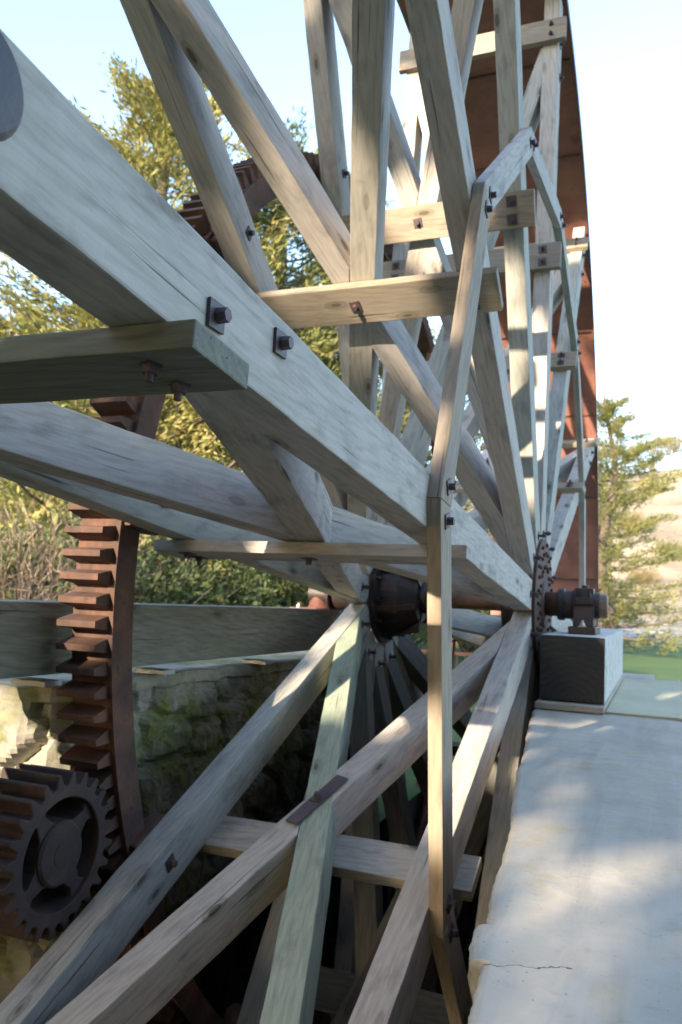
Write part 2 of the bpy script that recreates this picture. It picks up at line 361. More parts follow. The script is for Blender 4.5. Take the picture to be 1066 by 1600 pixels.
# ------------------------------------------------------------------ right-hand concrete wall
def right_wall():
    edge = [(-2.0, 0.12), (0.3, -0.13), (1.05, -0.222), (1.5, -0.282), (2.1, -0.352), (2.92, -0.452), (3.6, -0.53), (4.36, -0.618), (7.0, -0.618)]
    ys = np.r_[np.arange(-2.0, 1.1, 0.03), np.arange(1.1, 1.65, 0.005), np.arange(1.65, 7.0001, 0.016)]; xs = np.interp(ys, [e[0] for e in edge], [e[1] for e in edge])
    vs = []; fs = []; NXc = 96
    cols = np.r_[0, np.cumsum(np.r_[[0.006, 0.01, 0.02], np.linspace(0.012, 0.055, NXc-4)])]
    for y, x0 in zip(ys, xs):
        j = noise.noise(Vector((y*1.7, 0, 0)))*0.016+noise.noise(Vector((y*7, 1, 0)))*0.006+noise.noise(Vector((y*24, 2, 0)))*0.0022+noise.noise(Vector((y*60, 2, 0)))*0.002
        if 1.28 < y < 1.42: j -= 0.018
        if y > 4.3: j = 0
        for k, c in enumerate(cols):
            x = x0+j+c
            z = -0.535+noise.noise(Vector((x*3, y*3, 2)))*0.004+noise.noise(Vector((x*16, y*16, 5)))*0.0016
            if k == 0: z -= 0.012+0.01*abs(noise.noise(Vector((y*20, 0, 0))))
            if k == 1: z -= 0.004
            vs.append((x, y, z))
    n = len(cols)
    for j in range(len(ys)-1):
        for k in range(n-1):
            a = j*n+k; fs.append((a, a+1, a+n+1, a+n))
    # the face towards the wheel
    base = len(vs); depth = [-0.62, -0.8, -1.2, -2.2, -5.2]
    for di, zd in enumerate(depth):
        for y, x0 in zip(ys, xs):
            vs.append((x0+0.012+noise.noise(Vector((y*5, zd*5, 3)))*0.012, y, zd))
    m = len(ys)
    for j in range(m-1):
        fs.append((j*n, (j+1)*n, base+j+1, base+j))
        for di in range(len(depth)-1):
            a = base+di*m+j; fs.append((a, a+1, a+1+m, a+m))
    # far end, outer side
    e = len(vs); xr = vs[(m-1)*n+n-1][0]
    vs += [(xs[-1], ys[-1], -5.2), (xr, ys[-1], -5.2), (xr, ys[0], -5.2)]
    fs.append(tuple([(m-1)*n+k for k in range(n)]+[e+1, e]))
    return mesh_from(vs, fs, False)
cw = link('concrete_wall', right_wall(), CONC)
tag(cw, 'pale broad concrete wall top with ragged edge beside the wheel pit', 'wall')

def simple(name, boxes, mat, bev=0.004, parent=None, M=None, seg=2):
    bm = bmesh.new()
    for b in boxes: add_box(bm, *b)
    if bev: bevel(bm, bev, seg)
    return link(name, bm_mesh(bm), mat, parent, M)

sl = simple('concrete_slab', [(-0.262, 1.6, 4.46, 6.75, -0.60, -0.522)], SLABM, 0.004)
tag(sl, 'smooth green tinged slab lying right of the big timber block', 'slab')
pk = simple('packing_slab', [(-0.612, -0.266, 4.40, 6.7, -0.53, -0.497)], CONC, 0.004)
tag(pk, 'thin rough concrete packer directly under the big timber block', 'slab')
wc = simple('concrete_block', [(-0.40, -0.05, 7.4, 8.4, -1.65, -0.60)], CONC, 0.012)
tag(wc, 'small white concrete lump beyond the green slab at the lawn edge', 'block')

# timber bearing block
tb = empty('timber_block', (-0.437, 4.5, -0.4925))
tag(tb, 'massive square timber block with black sawn end carrying the right bearing', 'timber block')
bm = bmesh.new(); add_box(bm, -0.165, 0.167, 0.012, 2.2, 0.0, 0.345); bevel(bm, 0.005, 2); link('beam_body', bm_mesh(bm), W_PALE, tb)
tb.children[0].data.materials[0] = W_WHITE
bm = bmesh.new(); add_box(bm, -0.165, 0.167, -0.004, 0.010, 0.002, 0.343); bevel(bm, 0.004, 2)
eg = link('end_grain', bm_mesh(bm), ENDG, tb); tag(eg, 'black tarred sawn end face')

# right pillow-block bearing
ZH = 0.0196
T3_ = lambda x, y, z: Matrix.Translation((x, y, z))
def pillow(name, x, zbase, mat, label, side):
    e = empty(name, (x, 5.0, zbase)); tag(e, label, 'bearing')
    h = ZH-zbase
    bm = bmesh.new(); add_box(bm, -0.075, 0.075, -0.21, 0.21, 0.0, 0.042); bevel(bm, 0.005, 2); link('base_plate', bm_mesh(bm), mat, e)
    bm = bmesh.new()
    a = [(-0.055, 0.042), (0.055, 0.042)]
    add_prism(bm, [(-0.12, 0.042), (0.12, 0.042), (0.105, 0.09), (0.085, h), (-0.085, h), (-0.105, 0.09)], -0.058, 0.058,
              Matrix(((0, 0, 1, 0), (1, 0, 0, 0), (0, 1, 0, 0), (0, 0, 0, 1))))
    bevel(bm, 0.008, 2); link('housing', bm_mesh(bm), mat, e)
    bm = bmesh.new()
    add_prism(bm, [(-0.10, h+0.004), (0.10, h+0.004), (0.10, h+0.045), (0.07, h+0.05), (0.062, h+0.10), (-0.062, h+0.10), (-0.07, h+0.05), (-0.10, h+0.045)], -0.052, 0.052,
              Matrix(((0, 0, 1, 0), (1, 0, 0, 0), (0, 1, 0, 0), (0, 0, 0, 1))))
    add_cyl(bm, 0.022, 0.018, h+0.10, h+0.118, 12)
    bevel(bm, 0.006, 2); link('bearing_cap', bm_mesh(bm), mat, e)
    bm = bmesh.new(); lathe(bm, [(-0.155, 0.088), (-0.15, 0.094), (-0.115, 0.094), (-0.112, 0.084), (-0.075, 0.084), (-0.06, 0.09)], 28, 'X', Matrix.Translation((0, 0, h)))
    link('collar', bm_mesh(bm, False), mat, e)
    bm = bmesh.new(); lathe(bm, [(0.058, 0.075), (0.085, 0.075), (0.086, 0.058), (0.10, 0.058), (0.102, 0.05)], 28, 'X', Matrix.Translation((0, 0, h)))
    link('collar', bm_mesh(bm, False), mat, e)
    for sy in (-0.165, 0.165):
        bm = bmesh.new(); add_box(bm, -0.022, 0.022, -0.022, 0.022, 0.042, 0.048); add_cyl(bm, 0.015, 0.015, 0.048, 0.064, 6); add_cyl(bm, 0.008, 0.008, 0.064, 0.078, 10)
        link('bolt', bm_mesh(bm), ZINC, e, Matrix.Translation((0.0, sy, 0)))
    for sy in (-0.084, 0.084):
        for sx in (-0.03, 0.03):
            bm = bmesh.new(); add_cyl(bm, 0.014, 0.014, h+0.045, h+0.066, 6); add_cyl(bm, 0.008, 0.008, h+0.066, h+0.082, 8)
            link('cap_nut', bm_mesh(bm), mat, e, Matrix.Translation((sx, sy, 0)))
    return e
pillow('pillow_block', -0.415, -0.146, R_DARK, 'dark rusty bearing housing bolted on the big timber block', 1)
lb = empty('pillow_block', (-2.12, 5.0, -0.116)); tag(lb, 'red rusty bearing housing on the long beam left of the hub', 'bearing')
simple('base_plate', [(-0.14, 0.05, -0.17, 0.17, 0.0, 0.04)], R_RED, 0.005, lb)
bm = bmesh.new(); lathe(bm, [(0.04, 0.075), (0.055, 0.066), (0.26, 0.066), (0.265, 0.05)], 28, 'Z'); link('housing', bm_mesh(bm), R_RED2, lb, T3_(0.0, 0, 0))
bm = bmesh.new(); add_cyl(bm, 0.016, 0.016, 0.04, 0.058, 6); add_cyl(bm, 0.008, 0.008, 0.058, 0.07, 8); link('bolt', bm_mesh(bm), ZINC, lb, T3_(-0.095, -0.12, 0))
bm = bmesh.new(); add_cyl(bm, 0.016, 0.016, 0.04, 0.058, 6); add_cyl(bm, 0.008, 0.008, 0.058, 0.07, 8); link('bolt', bm_mesh(bm), ZINC, lb, T3_(-0.095, 0.12, 0))

# ------------------------------------------------------------------ left-hand wall, beam
def wall_top(y): return -0.344-0.0131*y
def stone_wall():
    path = [Vector((-2.60, -0.6)), Vector((-2.60, 2.34)), Vector((-2.05, 2.45)), Vector((-2.06, 2.70)), Vector((-2.17, 2.76)), Vector((-2.17, 6.0))]
    seg = [(b-a).length for a, b in zip(path, path[1:])]; tot = sum(seg); step = 0.024; ny = int(tot/step)+1; nz = 140; zb = -4.0
    plan = []
    for i in range(ny):
        t_ = min(tot-1e-4, i*tot/(ny-1)); k = 0
        while t_ > seg[k]: t_ -= seg[k]; k += 1
        p = path[k].lerp(path[k+1], t_/seg[k]); d = (path[k+1]-path[k]).normalized(); plan.append((p, Vector((d.y, -d.x)), i*tot/(ny-1)))
    cs = []; r = random.Random(5); z = -0.50
    while z > zb-0.2:
        y = -0.3+r.random()*0.2
        while y < tot+0.3:
            w = r.uniform(0.20, 0.44); cs.append((y+w/2, z+r.uniform(-0.06, 0.06), r.uniform(0.45, 1.0))); y += w
        z -= r.uniform(0.19, 0.29)
    C = np.array(cs); vs = []; jt = []
    for p, nrm, sv in plan:
        for k in range(nz):
            zt = wall_top(p.y); z = zt+(zb-zt)*(k/(nz-1))**1.35
            wy = sv+0.06*noise.noise(Vector((sv*4, z*4, 0))); wz = z+0.06*noise.noise(Vector((sv*4, z*4, 7)))
            d = np.hypot((C[:, 0]-wy), (C[:, 1]-wz)*1.25); o = np.argsort(d)[:2]
            e = d[o[1]]-d[o[0]]; q = min(1, e/0.07); q = q*q*(3-2*q)
            dr = noise.noise(Vector((C[o[0], 0]*9, C[o[0], 1]*9, 0)))*0.6
            prot = 0.075*q*C[o[0], 2]+dr*q*(wz-C[o[0], 1])*0.5+0.022*noise.noise(Vector((sv*9, z*9, 1)))+0.012*noise.noise(Vector((sv*25, z*25, 3)))+0.006*noise.noise(Vector((sv*60, z*60, 3)))
            if z > zt-0.055: prot = 0.055+0.02*noise.noise(Vector((sv*6, z*20, 2)))+0.01*noise.noise(Vector((sv*22, z*22, 2))); q = 0.65
            vs.append((p.x+nrm.x*prot, p.y+nrm.y*prot, z+0.012*noise.noise(Vector((sv*7, 0, 0))))); jt.append(1-q)
    fs = []
    for i in range(ny-1):
        for k in range(nz-1):
            a = i*nz+k; fs.append((a, a+1, a+nz+1, a+nz))
    b = len(vs)
    for p, nrm, sv in plan:
        for q, xx in enumerate((p.x-0.03, min(p.x-0.3, -2.7), -3.1)):
            vs.append((xx, p.y, wall_top(p.y)+0.01*noise.noise(Vector((xx*6, p.y*6, 0))))); jt.append(0.1)
    for i in range(ny-1):
        fs.append((i*nz, (i+1)*nz, b+(i+1)*3, b+i*3))
        for q in range(2): fs.append((b+i*3+q, b+(i+1)*3+q, b+(i+1)*3+q+1, b+i*3+q+1))
    y0, y1 = path[0].y, path[-1].y
    e = len(vs); vs += [(-3.1, y0, zb), (-3.1, y1, zb)]; jt += [0, 0]
    fs.append(tuple([i for i in range(nz)]+[e, b+2, b+1, b])); l = (ny-1)
    fs.append(tuple([l*nz+i for i in range(nz)]+[e+1, b+l*3+2, b+l*3+1, b+l*3]))
    fs.append((b+2, b+l*3+2, e+1, e))
    me = mesh_from(vs, fs); at = me.attributes.new('joint', 'FLOAT', 'POINT'); at.data.foreach_set('value', jt); return me
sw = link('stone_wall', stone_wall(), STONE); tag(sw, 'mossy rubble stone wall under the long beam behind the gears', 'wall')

# long beam on the left wall, tilting very slightly away from the camera
bm = bmesh.new(); add_box(bm, 0, 6.0, -0.19, 0.0, -0.262, 0.0); bevel(bm, 0.006, 2)
bmx = link('timber_beam', bm_mesh(bm), W_OLD)
bmx.matrix_world = Matrix.Translation((-2.055, -0.4, -0.058)) @ Matrix.Rotation(R_(-0.6), 4, 'X') @ Matrix(((0, -1, 0, 0), (1, 0, 0, 0), (0, 0, 1, 0), (0, 0, 0, 1)))
bmx.matrix_world = Matrix(((0, -1, 0, -2.245), (math.cos(R_(-.75)), 0, 0, -0.4), (math.sin(R_(-.75)), 0, 1, -0.045), (0, 0, 0, 1)))
tag(bmx, 'long grey weathered beam lying on the stone wall behind the gears', 'timber beam')
for yy in (3.1, 4.1, 2.35):
    s = simple('steel_shim', [(-2.2, -2.045, yy, yy+0.09, wall_top(yy)+0.006, wall_top(yy)+0.026)], ZINC, 0.002)
    tag(s, {3.1: 'small grey shim under the long beam just right of the ring gear', 4.1: 'small grey shim under the long beam nearest the left hub', 2.35: 'small grey shim under the long beam left of the ring gear'}[yy], 'shim', 'shims under the long beam')

# ================================================================== the water wheel
wheel = empty('water_wheel', (-1.22, 5.0, ZH))
tag(wheel, 'huge weathered timber water wheel with iron ring gear turning in its pit', 'water wheel')
PH = 6.455
def S(k, dth=0.0):
    th = R_(PH+30*k)+dth
    return Matrix(((0, 1, 0, 0), (-math.cos(th), 0, math.sin(th), 0), (math.sin(th), 0, math.cos(th), 0), (0, 0, 0, 1)))
XRo, XRi = 0.55, 0.445        # right spokes, outer and inner face (axle coordinate from the wheel's middle)
XLo, XLi = -0.55, -0.445
HT = 0.086
def jitter(bm, a=0.0016):
    for v in bm.verts: v.co += Vector((random.uniform(-a, a), random.uniform(-a, a), random.uniform(-a, a)))
def timber(poly, z0, z1, cuts=10, bev=0.0045):
    bm = bmesh.new(); add_prism(bm, poly, z0, z1)
    bevel(bm, bev, 2)
    xs_ = [p[0] for p in poly]; age(bm, min(xs_), max(xs_), len(poly)*3.7+xs_[0])
    return bm_mesh(bm)
def age(bm, x0, x1, sd=0.0, step=0.085, warp=0.004, chip=0.0022):
    x = x0+step
    while x < x1-0.02:
        bmesh.ops.bisect_plane(bm, geom=bm.verts[:]+bm.edges[:]+bm.faces[:], plane_co=(x, 0, 0), plane_no=(1, 0, 0)); x += step
    for v in bm.verts:
        c = v.co
        n1 = noise.noise_vector(Vector((c.x*0.8+sd, sd, 0))); n2 = noise.noise_vector(Vector((c.x*7+sd, c.y*9, c.z*9))); n3 = noise.noise_vector(Vector((c.x*31, c.y*30+sd, c.z*30)))
        v.co += Vector((0, n1.y*warp+n2.y*chip+n3.y*chip*0.7, n1.z*warp+n2.z*chip+n3.z*chip*0.7))
    bmesh.ops.recalc_face_normals(bm, faces=bm.faces)
def spoke_mesh(r1, xa, xb, sd=0.0):
    # local: x along the spoke, y across (axle way) centred, z tangential; the inner end is cut to a wedge
    bm = bmesh.new(); w = (xb-xa)/2
    vsb = add_prism(bm, [(0.325, -HT+0.001), (r1, -HT), (r1, HT), (0.325, HT-0.001), (0.30, HT*0.35), (0.30, -HT*0.35)], -w, w, Matrix(((1, 0, 0, 0), (0, 0, 1, 0), (0, 1, 0, 0), (0, 0, 0, 1))))
    bevel(bm, 0.0045, 2)
    age(bm, 0.34, r1, sd)
    return bm_mesh(bm)
sp_longs = [spoke_mesh(4.56, XRi, XRo, i*7.3) for i in range(6)]; sp_shorts = [spoke_mesh(4.33, XRi, XRo, 50+i*5.1) for i in range(4)]
# braces: strips in the (r, X) plane from hub to far rim
def brace_strip():
    a = Vector((0.45, -0.50)); b = Vector((3.93, 0.50)); d = (b-a).normalized(); n = Vector((-d.y, d.x)); w = 0.055
    a2 = a-d*0.6; b2 = b+d*0.6
    return a, b, d, n, w, [tuple(a2-n*w), tuple(b2-n*w), tuple(b2+n*w), tuple(a2+n*w)]
a_, b_, d_, n_, w_, strip = brace_strip()
def cl_side(p):
    p = clip(p, (0, 1), 0.4435); p = clip(p, (0, -1), 0.4435); p = clip(p, (1, 0), 3.88); return p
full = cl_side(strip)
# mirrored brace, in two halves butting against the full one
mir = cl_side([(x, -y) for x, y in strip][::-1])
dn = n_.dot(a_)
h_in = clip(mir, (n_.x, n_.y), dn-w_-0.001); h_out = clip(mir, (-n_.x, -n_.y), -(dn+w_+0.001))
def brace_obj(poly, dirv, half=HT-0.004):
    """mesh in a frame whose x runs along the brace"""
    ang = math.atan2(dirv[1], dirv[0]); c, s = math.cos(-ang), math.sin(-ang)
    pl = [(x*c-y*s, x*s+y*c) for x, y in poly]
    me = timber(pl, -half, half, bev=0.004)
    return me, Matrix.Rotation(ang, 4, 'Z')
mfull, Mfull = brace_obj(full, d_)
mdir = Vector((d_.x, -d_.y))
mh1, Mh1 = brace_obj(h_in, mdir); mh2, Mh2 = brace_obj(h_out, mdir)
def board_mesh(h=0.18, x0=-0.62, x1=0.615):
    bm = bmesh.new(); add_box(bm, x0, x1, -h/2, h/2, -0.0225, 0.0225); bevel(bm, 0.004, 2); age(bm, x0, x1, h*31, 0.085, 0.0015, 0.0016); return bm_mesh(bm)
# board frame: local x = axle, y = radial, z = tangential(-)
BF = Matrix(((0, 1, 0, 0), (1, 0, 0, 0), (0, 0, -1, 0), (0, 0, 0, 1)))
bd_in, bd_out = board_mesh(0.18, -0.63, 0.615), board_mesh(0.17, -0.60, 0.60)
def bolt_mesh(wsh=0.0235, head=0.0130, hh=0.02, rod=0.0, turn=0.0, shank=0.0):
    bm = bmesh.new(); T = Matrix.Rotation(turn, 4, 'Z')
    add_box(bm, -wsh, wsh, -wsh, wsh, -0.001, 0.005, T)
    add_cyl(bm, head, head*0.94, 0.005+shank, 0.005+hh+shank, 6)
    if shank: add_cyl(bm, head*0.6, head*0.6, 0.005, 0.005+shank, 10)
    if rod: add_cyl(bm, head*0.5, head*0.45, 0.005+hh+shank, 0.005+hh+rod+shank, 10)
    return bm_mesh(bm)
B_A = bolt_mesh(turn=0.1); B_B = bolt_mesh(turn=0.75); B_N = bolt_mesh(0.026, 0.014, 0.013, 0.018, 0.05); B_S = bolt_mesh(0.013, 0.014, 0.012, 0.012, 0.4); B_L = bolt_mesh(0.019, 0.014, 0.016, 0.008, 0.3, 0.018)
def bolt(par, me, M, mat=R_PURP): return link('bolt', me, mat, par, M)
YP = Matrix(((1, 0, 0, 0), (0, 0, 1, 0), (0, -1, 0, 0), (0, 0, 0, 1)))      # bolt axis to +Y of the spoke
def T3(x, y, z): return Matrix.Translation((x, y, z))
w2 = (XRo-XRi)/2
FULLB = {-1, 0, 1, 2, 3, 4, 5}
greens = {(-1, 'f'), (2, 'f'), (4, 'L')}
for k in (-5, -4, -3, -2, -1, 0, 1, 2, 3, 4, 5, 6):
    M = S(k)
    spr = link('spoke', sp_longs[k+1] if k in (-1, 0, 1) else sp_shorts[k % 4], None, wheel, M @ T3(0, XRi+w2, 0))
    spl = link('spoke', sp_longs[k+4] if k in (-1, 0, 1) else sp_shorts[(k+2) % 4], None, wheel, M @ T3(0, XLi-w2, 0))
    bf = link('brace', mfull, None, wheel, M @ Mfull)
    b1 = link('brace', mh1, None, wheel, M @ Mh1)
    b2 = link('brace', mh2, None, wheel, M @ Mh2)
    for o, m in ((spr, W_SHADE if k <= -3 else W_PALE), (spl, W_PALE), (bf, W_GREEN if k == -1 else W_SHADE if k < -1 else W_PALE), (b1, W_PALE if k >= -1 else W_SHADE), (b2, W_PALE if k >= -1 else W_SHADE)):
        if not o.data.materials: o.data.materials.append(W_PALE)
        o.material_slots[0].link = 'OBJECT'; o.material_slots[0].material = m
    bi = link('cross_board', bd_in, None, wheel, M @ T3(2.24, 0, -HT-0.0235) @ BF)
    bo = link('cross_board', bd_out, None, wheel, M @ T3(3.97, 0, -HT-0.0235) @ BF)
    for o, m in ((bi, W_SHADE if k <= -2 else W_BROWN if k > 0 else W_PALE), (bo, W_SHADE if k <= -1 else W_DIM if k == 0 else W_BROWN)):
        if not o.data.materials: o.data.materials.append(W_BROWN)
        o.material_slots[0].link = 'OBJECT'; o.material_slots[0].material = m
    if k in FULLB:
        bolt(spr, B_L, T3(0.43, w2, 0.0) @ YP)
        bolt(spr, B_A, T3(3.93, w2, -0.02) @ YP); bolt(spr, B_A, T3(3.70, w2, 0.035) @ YP)
        bolt(spl, B_L, T3(0.43, w2, 0) @ YP); bolt(spl, B_A, T3(2.56, w2, 0.01) @ YP)
        for x in (-0.50, 0.50):
            for y in (-0.045, 0.045): bolt(bi, B_N, T3(x, y, 0.0225))
        bolt(bi, B_A, T3(0.0, 0.0, 0.0225))
        for y in (-0.04, 0.04): bolt(bo, B_S, T3(0.50, y, 0.0225))
    elif k in (-2, -3, -4, -5):
        bolt(spl, B_L, T3(0.43, w2, 0) @ YP)
        if k != -5: bolt(spl, B_L, T3(0.88, w2, 0) @ YP)
    # flat strap over the crossing
    bm = bmesh.new(); add_box(bm, -0.16, 0.16, -0.027, 0.027, 0, 0.007); bevel(bm, 0.001, 1)
    st = link('strap', bm_mesh(bm), R_PURP, wheel, M @ T3(2.19, 0, HT+0.001) @ Matrix.Rotation(math.atan2(mdir.y, mdir.x), 4, 'Z'))
    link('bolt', B_A, R_PURP, st, T3(0, 0, 0.006))
# the two bolts through the upper face of the lower left-hand spoke
for o in wheel.children:
    pass

# polygon rail bolted on the right-hand spokes
RO, RI = 2.639, 2.503
def rail_mesh():
    ha = R_(15); ao = RO*math.cos(ha); ai = RI*math.cos(ha); lo = RO*math.sin(ha)-0.0012; li = RI*math.sin(ha)-0.0012
    bm = bmesh.new(); add_prism(bm, [(-li, -ai), (li, -ai), (lo, -ao), (-lo, -ao)][::-1], 0, 0.046)
    bevel(bm, 0.003, 2); return bm_mesh(bm)
RM = rail_mesh()
# rail frame: x tangential, y = -radial, z = axle
RF = Matrix(((0, -1, 0, 0), (0, 0, 1, 0), (-1, 0, 0, 0), (0, 0, 0, 1)))
for k in range(-3, 9):
    seg = link('rim_rail', RM, W_BROWN, wheel, S(k+0.5) @ T3(0, XRo+0.001, 0) @ RF)
    seg.material_slots[0].link = 'OBJECT'; seg.material_slots[0].material = W_BROWN if k in (-1, 0) else W_PALE
    if -2 <= k <= 5:
        la = RO*math.sin(R_(15)); am = (RO+RI)/2*math.cos(R_(15))
        link('rail_bolt', B_B, R_PURP, seg, T3(la-0.075, -am, 0.046)); link('rail_bolt', B_A, R_PURP, seg, T3(-la+0.075, -am, 0.046))

# round iron cap on the nearest spoke's outer end
near = None
cap_bm = bmesh.new(); lathe(cap_bm, [(0.0, 0.068), (0.014, 0.068), (0.020, 0.060), (0.024, 0.02)], 36, 'Z')
cap = link('iron_cap', bm_mesh(cap_bm), R_DARK, wheel, S(0) @ T3(4.452, XRo, 0.0) @ YP)

# hubs and axle
def stud_ring(bm, r, n, x, s=0.012, off=0.0, h=0.022):
    for i in range(n):
        a = 2*PI*i/n+off
        add_cyl(bm, s, s*0.92, x, x+h, 6, T3(0, r*math.cos(a), r*math.sin(a)), axis='X')
bm = bmesh.new()
lathe(bm, [(XRo+0.001, 0.385), (XRo+0.001, 0.39), (XRo+0.018, 0.39), (XRo+0.02, 0.385), (XRo+0.0202, 0.15), (XRo+0.03, 0.14), (XRo+0.03, 0.08)], 48)
for i in range(12):
    a = R_(PH+30*i)
    for rr, da in ((0.355, 0.0), (0.30, 0.12), (0.30, -0.12), (0.22, 0.16), (0.22, -0.16)):
        for aa in (a+da,):
            add_cyl(bm, 0.0115, 0.0105, XRo+0.02, XRo+0.034, 6, T3(0, -rr*math.cos(aa), rr*math.sin(aa)), axis='X')
link('hub_flange', bm_mesh(bm), R_GEAR, wheel)
bm = bmesh.new()
lathe(bm, [(XLi+0.001, 0.29), (XLi+0.002, 0.30), (XLi+0.028, 0.30), (XLi+0.03, 0.285), (XLi+0.034, 0.235), (XLi+0.15, 0.225), (XLi+0.255, 0.155), (XLi+0.26, 0.095), (XLi+0.30, 0.09), (XLi+0.305, 0.06)], 40)
stud_ring(bm, 0.265, 12, XLi+0.03, 0.014, R_(5), 0.03)
for i in range(6):
    a = i*PI/3+0.3
    add_prism(bm, [(XLi+0.03, 0.10), (XLi+0.27, 0.10), (XLi+0.255, 0.215), (XLi+0.03, 0.27)], -0.014, 0.014, Matrix.Rotation(a, 4, 'X'))
link('hub_casting', bm_mesh(bm), R_DARK, wheel)
bm = bmesh.new(); lathe(bm, [(XLo-0.03, 0.22), (XLo-0.026, 0.23), (XLo-0.006, 0.23), (XLo-0.001, 0.22)], 36); link('hub_flange', bm_mesh(bm), R_SHAFT, wheel)
bm = bmesh.new(); lathe(bm, [(XRi-0.10, 0.09), (XRi-0.10, 0.20), (XRi-0.085, 0.215), (XRi+0.0, 0.215), (XRo, 0.215)], 36)
link('hub_casting', bm_mesh(bm), R_DARK, wheel)
bm = bmesh.new(); lathe(bm, [(XLi+0.28, 0.057), (XLi+0.28, 0.058), (XRo+0.0, 0.056), (XRo+0.03, 0.056), (XRo+0.032, 0.072), (0.93, 0.072), (0.935, 0.05)], 36)
link('axle', bm_mesh(bm, True), R_SHAFT, wheel)

bm = bmesh.new(); lathe(bm, [(-0.955, 0.05), (-0.955, 0.07), (-0.80, 0.07), (-0.80, 0.145), (-0.785, 0.145), (-0.785, 0.10), (XLo-0.02, 0.10)], 36); link('axle_journal', bm_mesh(bm, False), R_DARK, wheel)
# ring gear: twelve cast segments
def gear_seg():
    bm = bmesh.new(); nt = 17; half = R_(15)
    def arc_prism(r0, r1, x0, x1, n=16):
        rows = []
        for i in range(n+1):
            a = -half+0.0006+(2*half-0.0012)*i/n; c, s = math.cos(a), math.sin(a)
            rows.append([bm.verts.new((r*c, x, r*s)) for r, x in ((r0, x0), (r1, x0), (r1, x1), (r0, x1))])
        for p, q in zip(rows, rows[1:]):
            for j in range(4): bm.faces.new((p[j], p[(j+1) % 4], q[(j+1) % 4], q[j]))
        bm.faces.new(rows[0][::-1]); bm.faces.new(rows[-1])
    arc_prism(2.50, 2.617, -0.61, -0.58); arc_prism(2.565, 2.612, -0.76, -0.611)
    for i in range(nt):
        a = -half+(i+0.5)*2*half/nt; M = Matrix(((math.cos(a), 0, -math.sin(a), 0), (0, 1, 0, 0), (math.sin(a), 0, math.cos(a), 0), (0, 0, 0, 1)))
        # tooth outline in (r, t), extruded along the axle
        poly = [(2.60, -0.028), (2.648, -0.020), (2.69, -0.011), (2.69, 0.011), (2.648, 0.020), (2.60, 0.028)]
        T = M @ Matrix(((1, 0, 0, 0), (0, 0, 1, 0), (0, 1, 0, 0), (0, 0, 0, 1)))
        v = add_prism(bm, poly, -0.765, -0.60, T)
    return bm_mesh(bm)
GS = gear_seg()
for k in range(12):
    g = link('gear_segment', GS, R_GEAR, wheel, S(k-5+0.5))
    # lugs at each end of the segment where it meets a spoke
    bm = bmesh.new(); add_prism(bm, [(2.44, -0.62), (2.60, -0.62), (2.60, -0.552), (2.41, -0.552), (2.41, -0.59)], -0.09, 0.09)
    bevel(bm, 0.006, 2); link('lug', bm_mesh(bm), R_GEAR, g, Matrix.Rotation(-R_(15), 4, 'Y').inverted())

# rusted sole plates, from over the top round the far side
def sole(a0, a1, R=4.36, x0=-0.60, x1=0.574):
    n = 14; bm = bmesh.new()
    prof = [(R, x0), (R, x1), (R+0.004, x1), (R+0.004, x0)]
    rows = []
    for i in range(n+1):
        a = R_(a0+(a1-a0)*i/n); c, s = -math.cos(a), math.sin(a); bul = 0.0
        rows.append([bm.verts.new((x, (r+bul)*c, (r+bul)*s)) for r, x in prof])
    for p, q in zip(rows, rows[1:]):
        for j in range(4): bm.faces.new((p[j], p[(j+1) % 4], q[(j+1) % 4], q[j]))
    bm.faces.new(rows[0][::-1]); bm.faces.new(rows[-1])
    # rivets just inside the joint and along the edges
    for aa in (a0+0.7, a1-0.7):
        for j in range(8):
            x = x0+0.08+(x1-x0-0.16)*j/7; a = R_(aa)
            Mx = Matrix(((0, 1, 0, x), (-math.cos(a), 0, math.sin(a), 0), (math.sin(a), 0, math.cos(a), 0), (0, 0, 0, 1)))
            add_cyl(bm, 0.010, 0.007, 0, 0.007, 6, Mx @ T3(R-0.007, 0, 0), axis='X')
    for aa in np.arange(a0+2.5, a1-1, 2.4):
        for x in (x0+0.05, x1-0.06):
            a = R_(aa)
            Mx = Matrix(((0, 1, 0, x), (-math.cos(a), 0, math.sin(a), 0), (math.sin(a), 0, math.cos(a), 0), (0, 0, 0, 1)))
            add_cyl(bm, 0.010, 0.007, 0, 0.007, 6, Mx @ T3(R-0.007, 0, 0), axis='X')
    return bm_mesh(bm)
a = 92.0
while a < 205:
    sp = link('sole_plate', sole(a, a+11.995), R_SHEET, wheel); a += 12
    bm = bmesh.new()   # dark angle-iron ribs across the joint
    aa = R_(a); Mx = Matrix(((0, 1, 0, 0), (-math.cos(aa), 0, math.sin(aa), 0), (math.sin(aa), 0, math.cos(aa), 0), (0, 0, 0, 1)))
    add_box(bm, 4.345, 4.3595, -0.58, 0.55, -0.006, 0.006, Mx); link('joint_bar', bm_mesh(bm), R_GEAR, sp)
# outer edge strip of the rim
def edge_strip():
    bm = bmesh.new(); rows = []
    for i in range(81):
        a = R_(92+116*i/80); c, s = -math.cos(a), math.sin(a)
        rows.append([bm.verts.new((x, r*c, r*s)) for r, x in ((4.33, 0.575), (4.40, 0.575), (4.40, 0.582), (4.33, 0.582))])
    for p, q in zip(rows, rows[1:]):
        for j in range(4): bm.faces.new((p[j], p[(j+1) % 4], q[(j+1) % 4], q[j]))
    bm.faces.new(rows[0][::-1]); bm.faces.new(rows[-1]); return bm_mesh(bm)
link('rim_edge', edge_strip(), R_DARK, wheel)

